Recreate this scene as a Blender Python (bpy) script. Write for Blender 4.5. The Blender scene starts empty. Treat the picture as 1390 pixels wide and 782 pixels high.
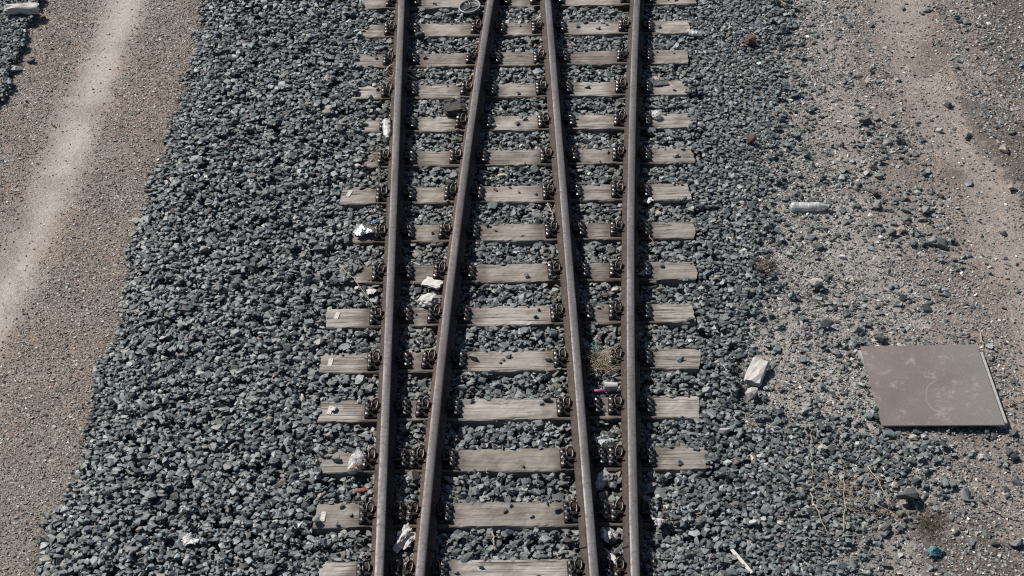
import bpy, bmesh, math, random
import numpy as np
from mathutils import Vector, Matrix

R = math.radians
scene = bpy.context.scene
COL = scene.collection
random.seed(7)
rng = np.random.default_rng(7)

# ------------------------------------------------------------------ camera
YS = 13.6                                   # metres between the bridge we stand on and the origin
CAM = Vector((0.34675, -YS, 10.20905))
PITCH, YAW, ROLL, FPX = 0.641927271, -0.0245822389, -0.0270861933, 2735.45
_fw = Vector((math.sin(YAW) * math.cos(PITCH), math.cos(YAW) * math.cos(PITCH), -math.sin(PITCH)))
_r0 = Vector((math.cos(YAW), -math.sin(YAW), 0))
_u0 = _r0.cross(_fw)
_r = _r0 * math.cos(ROLL) + _u0 * math.sin(ROLL)
_u = -_r0 * math.sin(ROLL) + _u0 * math.cos(ROLL)
cd = bpy.data.cameras.new("camera")
cd.sensor_width = 36
cd.lens = FPX / 1390 * 36
cd.clip_end = 1000
cam = bpy.data.objects.new("camera", cd)
COL.objects.link(cam)
m = Matrix((_r, _u, -_fw)).transposed().to_4x4()
m.translation = CAM
cam.matrix_world = m
scene.camera = cam

# ------------------------------------------------------------------ light
SUN_TO = Vector((-0.70, 0.50, 1.0)).normalized()
world = bpy.data.worlds.new("World")
scene.world = world
world.use_nodes = True
nt = world.node_tree
nt.nodes.clear()
sky = nt.nodes.new("ShaderNodeTexSky")
sky.sky_type = 'NISHITA'
sky.sun_disc = False
sky.sun_elevation = math.asin(SUN_TO.z)
sky.sun_rotation = math.atan2(SUN_TO.x, SUN_TO.y)
bg = nt.nodes.new("ShaderNodeBackground")
bg.inputs[1].default_value = 0.060
wo = nt.nodes.new("ShaderNodeOutputWorld")
nt.links.new(sky.outputs[0], bg.inputs[0])
nt.links.new(bg.outputs[0], wo.inputs[0])
sd = bpy.data.lights.new("sun", 'SUN')
sd.energy = 5.0
sd.angle = R(0.55)
sd.color = (1.0, 0.95, 0.88)
so = bpy.data.objects.new("sun", sd)
so.rotation_euler = SUN_TO.to_track_quat('Z', 'Y').to_euler()
so.location = (-8, 6, 20)
COL.objects.link(so)
scene.view_settings.view_transform = 'Standard'
scene.view_settings.look = 'None'
scene.view_settings.gamma = 1
scene.view_settings.exposure = 0.40
scene.cycles.use_denoising = False
scene.cycles.pixel_filter_type = 'BLACKMAN_HARRIS'
scene.cycles.filter_width = 1.15

# ------------------------------------------------------------------ helpers
def at(px, py, z=0.0):
    """ground point that the photograph shows at pixel (px, py)"""
    d = _fw + _r * ((px - 695) / FPX) - _u * ((py - 391) / FPX)
    t = (z - CAM.z) / d.z
    return CAM + d * t

def new_obj(name, me, parent=None, loc=(0, 0, 0), rot=(0, 0, 0)):
    o = bpy.data.objects.new(name, me)
    COL.objects.link(o)
    o.location = loc
    o.rotation_euler = rot
    if parent:
        o.parent = parent
    return o

def tag(o, label=None, cat=None, group=None, kind=None):
    if label: o["label"] = label
    if cat: o["category"] = cat
    if group: o["group"] = group
    if kind: o["kind"] = kind
    return o

def mesh_from_bm(bm, name, mats, smooth=False):
    me = bpy.data.meshes.new(name)
    bmesh.ops.recalc_face_normals(bm, faces=bm.faces)
    for f in bm.faces:
        f.smooth = smooth
    bm.to_mesh(me)
    bm.free()
    for mm in (mats if isinstance(mats, (list, tuple)) else [mats]):
        me.materials.append(mm)
    return me

def box(bm, c, s, bevel=0.0, rz=0.0, mi=0):
    r = bmesh.ops.create_cube(bm, size=1)
    vs = r["verts"]
    bmesh.ops.scale(bm, vec=s, verts=vs)
    fs = set(f for v in vs for f in v.link_faces)
    if bevel:
        es = list(set(e for v in vs for e in v.link_edges))
        rr = bmesh.ops.bevel(bm, geom=es, offset=bevel, segments=1, affect='EDGES')
        vs = list(set(v for v in rr["verts"]) | set(v for v in vs if v.is_valid))
    if rz:
        bmesh.ops.rotate(bm, cent=(0, 0, 0), matrix=Matrix.Rotation(rz, 3, 'Z'), verts=vs)
    bmesh.ops.translate(bm, vec=c, verts=vs)
    for v in vs:
        for f in v.link_faces:
            f.material_index = mi
    return vs

def lathe(bm, prof, n=16, axis='Z', mi=0):
    """prof: (radius, height) list, closed at both ends"""
    rings = []
    for r, h in prof:
        ring = []
        for k in range(n):
            a = 2 * math.pi * k / n
            ring.append(bm.verts.new((r * math.cos(a), r * math.sin(a), h)))
        rings.append(ring)
    for a, b in zip(rings[:-1], rings[1:]):
        for k in range(n):
            f = bm.faces.new((a[k], a[(k + 1) % n], b[(k + 1) % n], b[k]))
            f.material_index = mi
    for ring in (rings[0], rings[-1]):
        f = bm.faces.new(ring)
        f.material_index = mi
    return [v for r in rings for v in r]

def tube(bm, pts, rad, n=6, taper=None):
    pts = [Vector(p) for p in pts]
    rings = []
    nrm = None
    for i, p in enumerate(pts):
        t = (pts[min(i + 1, len(pts) - 1)] - pts[max(i - 1, 0)]).normalized()
        if nrm is None:
            nrm = t.orthogonal().normalized()
        else:
            nrm = (nrm - t * nrm.dot(t))
            nrm = nrm.normalized() if nrm.length > 1e-6 else t.orthogonal().normalized()
        b = t.cross(nrm)
        r = rad * (1 if taper is None else 1 + (taper - 1) * i / (len(pts) - 1))
        rings.append([bm.verts.new(p + nrm * (r * math.cos(2 * math.pi * k / n)) + b * (r * math.sin(2 * math.pi * k / n))) for k in range(n)])
    for a, b in zip(rings[:-1], rings[1:]):
        for k in range(n):
            bm.faces.new((a[k], a[(k + 1) % n], b[(k + 1) % n], b[k]))
    bm.faces.new(rings[0]); bm.faces.new(rings[-1])

def vnoise(x, y, seed=0):
    """smooth value noise in numpy, 0..1"""
    xi = np.floor(x).astype(np.int64); yi = np.floor(y).astype(np.int64)
    fx = x - xi; fy = y - yi
    fx = fx * fx * (3 - 2 * fx); fy = fy * fy * (3 - 2 * fy)
    def h(a, b):
        n = (a * 374761393 + b * 668265263 + seed * 1442695041) & 0x7fffffff
        n = ((n ^ (n >> 13)) * 1274126177) & 0x7fffffff
        return ((n ^ (n >> 16)) & 0xffff) / 65535.0
    return (h(xi, yi) * (1 - fx) + h(xi + 1, yi) * fx) * (1 - fy) + (h(xi, yi + 1) * (1 - fx) + h(xi + 1, yi + 1) * fx) * fy

def fnoise(x, y, s, seed=0, oct=4):
    t = 0; a = 1; w = 0
    for k in range(oct):
        t = t + a * vnoise(x * s * 2 ** k + 17.3 * k, y * s * 2 ** k - 9.1 * k, seed + k); w += a; a *= 0.5
    return t / w

def sstep(a, b, x):
    t = np.clip((x - a) / (b - a), 0, 1)
    return t * t * (3 - 2 * t)

def polydist(x, y, pts):
    d = np.full(np.shape(x), 1e9)
    for (ax, ay), (bx, by) in zip(pts[:-1], pts[1:]):
        dx, dy = bx - ax, by - ay
        t = np.clip(((x - ax) * dx + (y - ay) * dy) / (dx * dx + dy * dy + 1e-12), 0, 1)
        d = np.minimum(d, np.hypot(x - ax - t * dx, y - ay - t * dy))
    return d

def inpoly(x, y, pts):
    r = np.zeros(np.shape(x), bool)
    n = len(pts)
    for i in range(n):
        ax, ay = pts[i]; bx, by = pts[(i + 1) % n]
        c = ((ay > y) != (by > y)) & (x < (bx - ax) * (y - ay) / (by - ay + 1e-12) + ax)
        r ^= c
    return r

def gpts(px, z=-0.06):
    return [tuple(at(a, b, z)[:2]) for a, b in px]

# ------------------------------------------------------------------ materials
def mat(name, rough=0.8, metal=0.0, spec=0.3):
    mm = bpy.data.materials.new(name)
    mm.use_nodes = True
    b = mm.node_tree.nodes["Principled BSDF"]
    b.inputs["Roughness"].default_value = rough
    b.inputs["Metallic"].default_value = metal
    b.inputs["Specular IOR Level"].default_value = spec
    return mm, mm.node_tree, b

def nd(t, kind, **kw):
    n = t.nodes.new("ShaderNode" + kind)
    for k, v in kw.items():
        if hasattr(n, k):
            setattr(n, k, v)
        else:
            n.inputs[k.replace("_", " ")].default_value = v
    return n

def ramp(t, fac, stops):
    n = t.nodes.new("ShaderNodeValToRGB")
    e = n.color_ramp.elements
    while len(e) < len(stops):
        e.new(0.5)
    for el, (p, c) in zip(e, stops):
        el.position = p
        el.color = (*c, 1) if len(c) == 3 else c
    t.links.new(fac, n.inputs[0])
    return n.outputs[0]

def mixc(t, fac, a, b, mode='MIX'):
    n = t.nodes.new("ShaderNodeMix")
    n.data_type = 'RGBA'
    n.blend_type = mode
    for sock, v in ((n.inputs[0], fac), (n.inputs[6], a), (n.inputs[7], b)):
        if hasattr(v, "is_output"):
            t.links.new(v, sock)
        else:
            sock.default_value = v if isinstance(v, (int, float)) else (*v, 1)
    return n.outputs[2]

def math_(t, op, a, b=0.0):
    n = t.nodes.new("ShaderNodeMath")
    n.operation = op
    for s, v in ((n.inputs[0], a), (n.inputs[1], b)):
        if hasattr(v, "is_output"):
            t.links.new(v, s)
        else:
            s.default_value = v
    return n.outputs[0]

def coords(t, scale=(1, 1, 1), which="Object"):
    c = nd(t, "TexCoord")
    mp = nd(t, "Mapping")
    mp.inputs["Scale"].default_value = scale
    t.links.new(c.outputs[which], mp.inputs[0])
    return mp.outputs[0]

def noise(t, vec, scale, detail=4, rough=0.6):
    n = nd(t, "TexNoise")
    n.inputs["Scale"].default_value = scale
    n.inputs["Detail"].default_value = detail
    n.inputs["Roughness"].default_value = rough
    t.links.new(vec, n.inputs["Vector"])
    return n.outputs[0]

def bump(t, bsdf, h, strength=0.5, dist=0.01):
    b = nd(t, "Bump")
    b.inputs["Strength"].default_value = strength
    b.inputs["Distance"].default_value = dist
    t.links.new(h, b.inputs["Height"])
    t.links.new(b.outputs[0], bsdf.inputs["Normal"])

def attr(t, name):
    a = nd(t, "Attribute")
    a.attribute_name = name
    return a.outputs["Fac"]

def plain(name, col, rough=0.7, metal=0.0, var=0.25, scale=30, bmp=0.15, spec=0.3):
    mm, t, b = mat(name, rough, metal, spec)
    v = coords(t)
    n = noise(t, v, scale)
    c = ramp(t, n, [(0.25, tuple(x * (1 - var) for x in col)), (0.75, tuple(min(1, x * (1 + var)) for x in col))])
    t.links.new(c, b.inputs["Base Color"])
    bump(t, b, n, bmp, 0.004)
    return mm

# stone: the tone attribute is each stone's own grey, hue its own tint
def stone_mat(name, stops, speck=0.25):
    mm, t, b = mat(name, 0.52, 0, 0.5)
    base = ramp(t, attr(t, "tone"), stops)
    tint = ramp(t, attr(t, "hue"), [(0, (0.90, 1.02, 1.04)), (0.6, (0.96, 1.0, 1.0)), (0.93, (1.02, 1.0, 0.97)), (1, (1.16, 1.0, 0.85))])
    base = mixc(t, 1.0, base, tint, 'MULTIPLY')
    base = mixc(t, math_(t, 'MULTIPLY', attr(t, "rust"), 0.6), base, (0.105, 0.078, 0.062))
    v = coords(t)
    n = noise(t, v, 55, 5, 0.7)
    f = ramp(t, n, [(0.3, (1 - speck,) * 3), (0.7, (1 + speck,) * 3)])
    c = mixc(t, 1.0, base, f, 'MULTIPLY')
    t.links.new(c, b.inputs["Base Color"])
    bump(t, b, n, 0.5, 0.006)
    return mm

M_ballast = stone_mat("basalt", [(0, (0.028, 0.031, 0.032)), (0.45, (0.080, 0.088, 0.090)), (0.8, (0.168, 0.178, 0.178)),
                                 (0.93, (0.25, 0.255, 0.25)), (0.97, (0.17, 0.145, 0.12)), (1, (0.36, 0.35, 0.33))])
M_pebble = stone_mat("pebble", [(0, (0.05, 0.052, 0.052)), (0.25, (0.11, 0.11, 0.108)), (0.5, (0.20, 0.183, 0.168)),
                                (0.72, (0.29, 0.27, 0.25)), (0.9, (0.42, 0.40, 0.38)), (1, (0.6, 0.58, 0.55))], 0.15)
M_brownpeb = stone_mat("brown_pebble", [(0, (0.06, 0.056, 0.052)), (0.3, (0.145, 0.124, 0.11)), (0.6, (0.225, 0.19, 0.168)),
                                        (0.85, (0.33, 0.295, 0.265)), (1, (0.58, 0.55, 0.51))], 0.15)

def ground_mat():
    mm, t, b = mat("gravelly_dirt", 0.95, 0, 0.15)
    v = coords(t)
    n1 = noise(t, v, 3.0, 6, 0.65)
    n2 = noise(t, v, 90, 4, 0.7)
    vo = nd(t, "TexVoronoi")
    vo.inputs["Scale"].default_value = 75
    t.links.new(v, vo.inputs["Vector"])
    base = ramp(t, n1, [(0.3, (0.155, 0.134, 0.119)), (0.55, (0.205, 0.178, 0.158)), (0.75, (0.245, 0.215, 0.192))])
    red = mixc(t, math_(t, 'MULTIPLY', attr(t, "red"), 0.8), base, (0.225, 0.165, 0.128))
    dk = mixc(t, attr(t, "dark"), red, (0.085, 0.072, 0.062))
    dk = mixc(t, attr(t, "pale"), dk, (0.27, 0.252, 0.234))
    grit = noise(t, v, 16, 6, 0.75)
    dmask = ramp(t, math_(t, 'ADD', attr(t, "dust"), math_(t, 'MULTIPLY', math_(t, 'SUBTRACT', grit, 0.5), 0.9)), [(0.12, (0, 0, 0)), (0.95, (1, 1, 1))])
    dust = mixc(t, dmask, dk, (0.32, 0.292, 0.268))
    bed = mixc(t, attr(t, "bed"), dust, (0.045, 0.043, 0.04))
    gr = ramp(t, vo.outputs["Color"], [(0.1, (0.62,) * 3), (0.5, (0.95,) * 3), (0.9, (1.35,) * 3)])
    amt = math_(t, 'SUBTRACT', 1.0, math_(t, 'MULTIPLY', attr(t, "dust"), 0.55))
    c = mixc(t, amt, bed, mixc(t, 1.0, bed, gr, 'MULTIPLY'))
    c = mixc(t, 1.0, c, ramp(t, n2, [(0.3, (0.8,) * 3), (0.7, (1.2,) * 3)]), 'MULTIPLY')
    t.links.new(c, b.inputs["Base Color"])
    h = math_(t, 'ADD', math_(t, 'MULTIPLY', vo.outputs["Distance"], -0.7), n2)
    bump(t, b, math_(t, 'MULTIPLY', h, amt), 0.8, 0.012)
    return mm
M_ground = ground_mat()

def wood_mat():
    mm, t, b = mat("weathered_oak", 0.85, 0, 0.2)
    oi = nd(t, "ObjectInfo")
    c0 = nd(t, "TexCoord")
    add = nd(t, "VectorMath"); add.operation = 'ADD'
    sc = nd(t, "VectorMath"); sc.operation = 'SCALE'
    sc.inputs[0].default_value = (37, 11, 5)
    t.links.new(oi.outputs["Random"], sc.inputs["Scale"])
    t.links.new(c0.outputs["Object"], add.inputs[0]); t.links.new(sc.outputs[0], add.inputs[1])
    mp = nd(t, "Mapping"); mp.inputs["Scale"].default_value = (3.0, 75, 40)
    t.links.new(add.outputs[0], mp.inputs[0])
    mp2 = nd(t, "Mapping"); mp2.inputs["Scale"].default_value = (0.9, 20, 10)
    t.links.new(add.outputs[0], mp2.inputs[0])
    fine = noise(t, mp.outputs[0], 1.0, 6, 0.7)
    band = noise(t, mp2.outputs[0], 1.0, 3, 0.55)
    blot = noise(t, add.outputs[0], 4, 4, 0.6)
    c = ramp(t, fine, [(0.28, (0.10, 0.093, 0.085)), (0.42, (0.245, 0.232, 0.216)), (0.6, (0.32, 0.304, 0.286)), (0.8, (0.385, 0.368, 0.348))])
    c = mixc(t, 1.0, c, ramp(t, band, [(0.3, (0.74, 0.72, 0.69)), (0.6, (1.05, 1.04, 1.02))]), 'MULTIPLY')
    c = mixc(t, 1.0, c, ramp(t, blot, [(0.32, (0.62, 0.59, 0.56)), (0.5, (0.95, 0.94, 0.93)), (0.7, (1.08, 1.08, 1.08))]), 'MULTIPLY')
    tone = ramp(t, oi.outputs["Random"], [(0, (0.74, 0.72, 0.70)), (0.5, (0.95, 0.94, 0.93)), (1, (1.12, 1.12, 1.12))])
    c = mixc(t, 1.0, c, tone, 'MULTIPLY')
    # drying cracks along the grain
    mp3 = nd(t, "Mapping"); mp3.inputs["Scale"].default_value = (0.55, 26, 9)
    t.links.new(add.outputs[0], mp3.inputs[0])
    cr = noise(t, mp3.outputs[0], 1.0, 2, 0.5)
    band2 = math_(t, 'ABSOLUTE', math_(t, 'SUBTRACT', cr, 0.5))
    crack = ramp(t, band2, [(0.006, (1, 1, 1)), (0.020, (0, 0, 0))])
    gate = ramp(t, noise(t, add.outputs[0], 2.1, 2), [(0.44, (0, 0, 0)), (0.54, (1, 1, 1))])
    ck = math_(t, 'MULTIPLY', crack, gate)
    c = mixc(t, math_(t, 'MULTIPLY', ck, 0.85), c, (0.035, 0.03, 0.026))
    c = mixc(t, math_(t, 'MULTIPLY', attr(t, "grease"), 0.8), c, (0.06, 0.048, 0.04))
    t.links.new(c, b.inputs["Base Color"])
    bump(t, b, math_(t, 'SUBTRACT', fine, ck), 0.7, 0.007)
    return mm
M_wood = wood_mat()

def rust_mat(name, a, b_, c_, rough=0.75, metal=0.1, sc=18):
    mm, t, b = mat(name, rough, metal, 0.3)
    v = coords(t)
    n = noise(t, v, sc, 6, 0.7)
    c = ramp(t, n, [(0.3, a), (0.52, b_), (0.75, c_)])
    oi = nd(t, "ObjectInfo")
    c = mixc(t, 1.0, c, ramp(t, oi.outputs["Random"], [(0, (0.75, 0.75, 0.76)), (0.6, (1, 1, 1)), (1, (1.25, 1.1, 1.0))]), 'MULTIPLY')
    t.links.new(c, b.inputs["Base Color"])
    bump(t, b, n, 0.4, 0.003)
    return mm
M_rust = rust_mat("rail_rust", (0.028, 0.020, 0.017), (0.058, 0.040, 0.033), (0.105, 0.074, 0.062))
M_iron = rust_mat("greasy_iron", (0.012, 0.011, 0.010), (0.03, 0.024, 0.02), (0.07, 0.05, 0.04), 0.42, 0.5, 40)
M_clip = rust_mat("clip_steel", (0.02, 0.018, 0.017), (0.042, 0.036, 0.033), (0.085, 0.07, 0.062), 0.34, 0.7, 60)
M_bolt = rust_mat("bolt_steel", (0.10, 0.098, 0.095), (0.2, 0.195, 0.19), (0.36, 0.35, 0.34), 0.3, 0.9, 60)

def railtop_mat():
    mm, t, b = mat("running_surface", 0.45, 0.55, 0.5)
    v = coords(t, (30, 1.6, 30))
    v2 = coords(t, (1, 1, 1))
    n = noise(t, v, 1.0, 5, 0.65)
    n2 = noise(t, v2, 26, 5, 0.7)
    c = ramp(t, n, [(0.3, (0.085, 0.080, 0.080)), (0.55, (0.150, 0.144, 0.146)), (0.75, (0.25, 0.242, 0.245))])
    c = mixc(t, ramp(t, n2, [(0.46, (0, 0, 0)), (0.62, (0.85, 0.85, 0.85))]), c, (0.085, 0.07, 0.066))
    t.links.new(c, b.inputs["Base Color"])
    t.links.new(ramp(t, n2, [(0.3, (0.42,) * 3), (0.7, (0.65,) * 3)]), b.inputs["Roughness"])
    bump(t, b, n2, 0.2, 0.001)
    return mm
M_railtop = railtop_mat()

def plastic_mat(name, col, trans=0.5, rough=0.25):
    mm, t, b = mat(name, rough, 0, 0.5)
    b.inputs["Base Color"].default_value = (*col, 1)
    tr = nd(t, "BsdfTransparent")
    mx = nd(t, "MixShader")
    n = noise(t, coords(t), 40, 4)
    f = ramp(t, n, [(0.35, (trans * 0.5,) * 3), (0.65, (min(1, trans * 1.3),) * 3)])
    t.links.new(f, mx.inputs[0])
    t.links.new(b.outputs[0], mx.inputs[1]); t.links.new(tr.outputs[0], mx.inputs[2])
    t.links.new(mx.outputs[0], t.nodes["Material Output"].inputs[0])
    bump(t, b, n, 0.6, 0.01)
    return mm
M_milky = plastic_mat("milky_plastic", (0.50, 0.495, 0.485), 0.3, 0.3)
M_clear = plastic_mat("clear_plastic", (0.55, 0.56, 0.56), 0.6, 0.15)
M_white = plain("white_plastic", (0.46, 0.455, 0.44), 0.5, 0, 0.1, 25)
M_foam = plain("pale_foam", (0.47, 0.455, 0.43), 0.9, 0, 0.12, 60)
M_paper = plain("paper", (0.42, 0.41, 0.395), 0.85, 0, 0.15, 20)
M_tagm = plain("painted_tag", (0.40, 0.385, 0.355), 0.6, 0, 0.35, 35)
M_foil = plain("foil", (0.62, 0.62, 0.62), 0.28, 0.85, 0.2, 25, 0.5)
M_blue = plain("blue_plastic", (0.06, 0.20, 0.36), 0.45)
M_teal = plain("turquoise_plastic", (0.07, 0.19, 0.20), 0.7)
M_pink = plain("magenta_plastic", (0.24, 0.05, 0.14), 0.5)
M_red = plain("red_rubber", (0.20, 0.07, 0.07), 0.7)
M_black = plain("black_rubber", (0.02, 0.02, 0.02), 0.5)
M_dkgrey = plain("dark_cap", (0.05, 0.08, 0.075), 0.5)
M_greyrim = plain("grey_plastic_rim", (0.22, 0.23, 0.23), 0.45)
M_amber = plain("brown_dregs", (0.22, 0.15, 0.09), 0.5)
M_brick = plain("brown_brick", (0.085, 0.055, 0.044), 0.95, 0, 0.45, 60, 0.8)
M_darkbrick = plain("dark_brick", (0.055, 0.05, 0.048), 0.9, 0, 0.35, 40, 0.6)
M_palestone = plain("pale_stone", (0.32, 0.305, 0.285), 0.9, 0, 0.25, 35, 0.6)
M_whitestone = plain("white_stone", (0.40, 0.385, 0.365), 0.9, 0, 0.18, 35, 0.6)
M_greystone = plain("grey_stone", (0.15, 0.155, 0.153), 0.7, 0, 0.35, 50, 0.6)
M_darkstone = plain("dark_stone", (0.07, 0.074, 0.074), 0.7, 0, 0.35, 50, 0.6)
M_tanstone = plain("tan_stone", (0.25, 0.21, 0.175), 0.9, 0, 0.3, 50, 0.6)
M_straw = plain("dry_straw", (0.30, 0.255, 0.19), 0.9, 0, 0.25, 50)
M_stick = plain("dry_wood", (0.30, 0.245, 0.185), 0.9, 0, 0.25, 50)
M_weed = plain("dead_weed", (0.10, 0.078, 0.055), 0.95, 0, 0.35, 50)
M_concrete = plain("pale_concrete", (0.29, 0.29, 0.275), 0.9, 0, 0.15, 40)

def cover_mat():
    mm, t, b = mat("rusted_cover", 0.72, 0.1, 0.3)
    v = coords(t)
    n = noise(t, v, 2.2, 6, 0.65)
    n2 = noise(t, v, 9, 6, 0.7)
    n3 = noise(t, v, 130, 3, 0.7)
    sep = nd(t, "SeparateXYZ")
    t.links.new(v, sep.inputs[0])
    base = ramp(t, n, [(0.3, (0.118, 0.097, 0.091)), (0.6, (0.150, 0.126, 0.119)), (0.8, (0.175, 0.150, 0.142))])
    gx = math_(t, 'ADD', sep.outputs[0], math_(t, 'MULTIPLY', math_(t, 'SUBTRACT', n, 0.5), 0.9))
    grey = ramp(t, gx, [(0.02, (0, 0, 0)), (0.42, (1, 1, 1))])
    c = mixc(t, grey, base, (0.152, 0.140, 0.130))
    pale = ramp(t, n2, [(0.56, (0, 0, 0)), (0.74, (0.75, 0.75, 0.75))])
    c = mixc(t, pale, c, (0.275, 0.25, 0.238))
    c = mixc(t, 1.0, c, ramp(t, n3, [(0.3, (0.72,) * 3), (0.7, (1.28,) * 3)]), 'MULTIPLY')
    # one looping scratch
    off = nd(t, "VectorMath"); off.operation = 'SUBTRACT'
    off.inputs[1].default_value = (0.10, -0.17, 0)
    t.links.new(v, off.inputs[0])
    wb = nd(t, "VectorMath"); wb.operation = 'MULTIPLY'
    wb.inputs[1].default_value = (1.0, 0.78, 0)
    t.links.new(off.outputs[0], wb.inputs[0])
    ln = nd(t, "VectorMath"); ln.operation = 'LENGTH'
    t.links.new(wb.outputs[0], ln.inputs[0])
    ring = math_(t, 'ABSOLUTE', math_(t, 'SUBTRACT', math_(t, 'ADD', ln.outputs["Value"], math_(t, 'MULTIPLY', n, 0.10)), 0.215))
    rl = ramp(t, ring, [(0.001, (0.26, 0.26, 0.26)), (0.005, (0, 0, 0))])
    c = mixc(t, math_(t, 'MULTIPLY', rl, ramp(t, math_(t, 'ADD', sep.outputs[0], 0.5), [(0.52, (1, 1, 1)), (0.62, (0, 0, 0))])), c, (0.42, 0.39, 0.37))
    t.links.new(c, b.inputs["Base Color"])
    bump(t, b, n3, 0.25, 0.002)
    return mm
M_cover = cover_mat()

# ------------------------------------------------------------------ track lay-out
GAUGE = 1.505
def rail_x(k, y):
    t = (y + YS) / 10
    if k == 0: return -0.55308309 - 0.33224273 * t
    if k == 2: return -0.55308309 - 0.33224273 * t + GAUGE
    b = -0.51144663 - 0.37338454 * t + 0.28215691 * t * t
    return b if k == 1 else b + GAUGE
SLEEPERS = list(range(-1, 14))              # 15 sleepers the photo shows, far to near
def sl_y(i): return 4.4787 - 0.6 * i
SW, SH = 0.26, 0.15
# where each sleeper's ends show in the photograph: (left px, right px, row px)
ENDS = {-1: (484, 947, 1), 0: (480, 938, 38), 1: (482, 934, 79), 2: (477, 939, 121), 3: (477, 940, 164), 4: (470, 943, 212), 5: (460, 940, 263),
        6: (462, 945, 314), 7: (458, 946, 368), 8: (441, 947, 427), 9: (433, 953, 488), 10: (433, 952, 553), 11: (430, 959, 624),
        12: (423, 962, 697), 13: (425, 970, 775)}
# ------------------------------------------------------------------ ground sheet
PATH_EDGE = gpts([(275, 0), (262, 80), (215, 230), (182, 320), (165, 420), (125, 540), (105, 640), (62, 720), (45, 782)], -0.12)
PATH_EDGE = [(PATH_EDGE[0][0] + 0.02, 9.0)] + PATH_EDGE + [(PATH_EDGE[-1][0], -9.0)]
PE = np.array(PATH_EDGE)[::-1]
def path_edge(y): return np.interp(y, PE[:, 1], PE[:, 0])
FARBED = np.array(gpts([(52, 0), (45, 30), (28, 60), (12, 110), (-6, 145)], -0.1))[::-1]
def far_edge(y): return np.interp(y, FARBED[:, 1], FARBED[:, 0])
TRAIL_L = gpts([(190, -60), (168, 0), (152, 50), (132, 100), (108, 150), (93, 200), (76, 250), (48, 300), (28, 350), (8, 395), (-40, 480), (-80, 560)], -0.12)
TRAIL_R = [gpts([(1190, -60), (1215, 0), (1232, 55), (1255, 110), (1275, 150), (1305, 200), (1335, 255), (1355, 310), (1372, 360), (1400, 430), (1430, 520)]),
           gpts([(1218, 305), (1240, 312), (1222, 322)])]
DARKSOIL = [gpts([(1330, 0), (1400, 0), (1500, 120), (1420, 160), (1350, 110)]), gpts([(1290, 130), (1400, 160), (1420, 300), (1390, 260), (1330, 210)]),
            gpts([(1225, 690), (1300, 680), (1380, 740), (1420, 800), (1260, 800)])]
DENSE = gpts([(900, -60), (1035, -60), (1040, 0), (1052, 60), (1050, 130), (1045, 200), (1035, 270), (1020, 340), (1012, 400), (1000, 450), (985, 500), (985, 545),
              (1030, 575), (1120, 590), (1190, 588), (1240, 612), (1235, 650), (1180, 690), (1140, 740), (1130, 860), (850, 860)])
MID = gpts([(1030, -60), (1120, -60), (1125, 60), (1180, 110), (1230, 170), (1280, 260), (1310, 350), (1330, 420), (1370, 480), (1420, 600), (1390, 680), (1300, 700),
            (1260, 860), (900, 860), (980, 500), (1040, 250)])

def ground_z(x, y):
    n = fnoise(x, y, 1.3, 3) - 0.5
    n2 = fnoise(x, y, 6.0, 11) - 0.5
    pe = path_edge(y)
    left = -0.125 + n * 0.03 - 0.02 * np.exp(-(polydist(x, y, TRAIL_L) / 0.2) ** 2)
    fe = far_edge(y)
    left = left - 0.04 * sstep(0, 0.35, fe - x)
    bed = -0.14 + 0 * x
    right = -0.065 + n * 0.05 + n2 * 0.018 - 0.02 * np.exp(-(polydist(x, y, TRAIL_R[0]) / 0.25) ** 2)
    a = sstep(-0.05, 0.35, x - pe)
    z = left * (1 - a) + bed * a
    b = sstep(1.45, 2.15, x)
    return z * (1 - b) + right * b

def axis(lo, hi, step):
    far = [13, 20, 35, 70, 150]
    c = np.arange(lo, hi + 1e-6, step)
    return np.concatenate([[-f for f in far[::-1]], c, far])
gx = axis(-8.0, 8.0, 0.04); gy = axis(-7.2, 8.0, 0.04)
GX, GY = np.meshgrid(gx, gy)
GZ = ground_z(np.clip(GX, -9, 9), np.clip(GY, -9, 9))
nx, ny = len(gx), len(gy)
idx = np.arange(nx * ny).reshape(ny, nx)
quads = np.stack([idx[:-1, :-1], idx[:-1, 1:], idx[1:, 1:], idx[1:, :-1]], -1).reshape(-1, 4)
qc = (GX[:-1, :-1] + GX[1:, 1:]).ravel() / 2
fn = fnoise(GX, GY, 2.2, 31)
fn2 = fnoise(GX, GY, 7, 41)
dust = 0.95 * (1 - sstep(-0.04, 0.44, polydist(GX, GY, TRAIL_L) + (fn2 - 0.5) * 0.16))
tr = 1 - sstep(0.10, 0.42, polydist(GX, GY, TRAIL_R[0]) + (fn - 0.5) * 0.4 + (fn2 - 0.5) * 0.12)
tr2 = 1 - sstep(0.03, 0.2, polydist(GX, GY, TRAIL_R[1]) + (fn2 - 0.5) * 0.12)
dust = dust * (0.62 + 0.38 * sstep(.3, .6, fnoise(GX, GY * .5, 3.1, 19)))
dust = np.maximum(dust, np.maximum(tr * 0.34, tr2 * 0.5))
dark = np.zeros_like(GX)
for dp in DARKSOIL:
    inside = inpoly(GX + (fn - 0.5) * 0.5, GY + (fn2 - 0.5) * 0.5, dp)
    dark = np.maximum(dark, inside * 0.8)
dark = np.maximum(dark, sstep(0.60, 0.75, fn) * 0.5 * (GX > 2.6))
bed = sstep(-0.08, 0.12, GX - path_edge(np.clip(GY, -9, 9)) + (fn2 - 0.5) * 0.2) * (1 - sstep(1.6, 2.2, GX + (fn - 0.5) * 0.5))
bed = np.maximum(bed, sstep(0, 0.2, far_edge(GY) - GX + (fn2 - 0.5) * 0.2) * (np.abs(GX) < 9))
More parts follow.
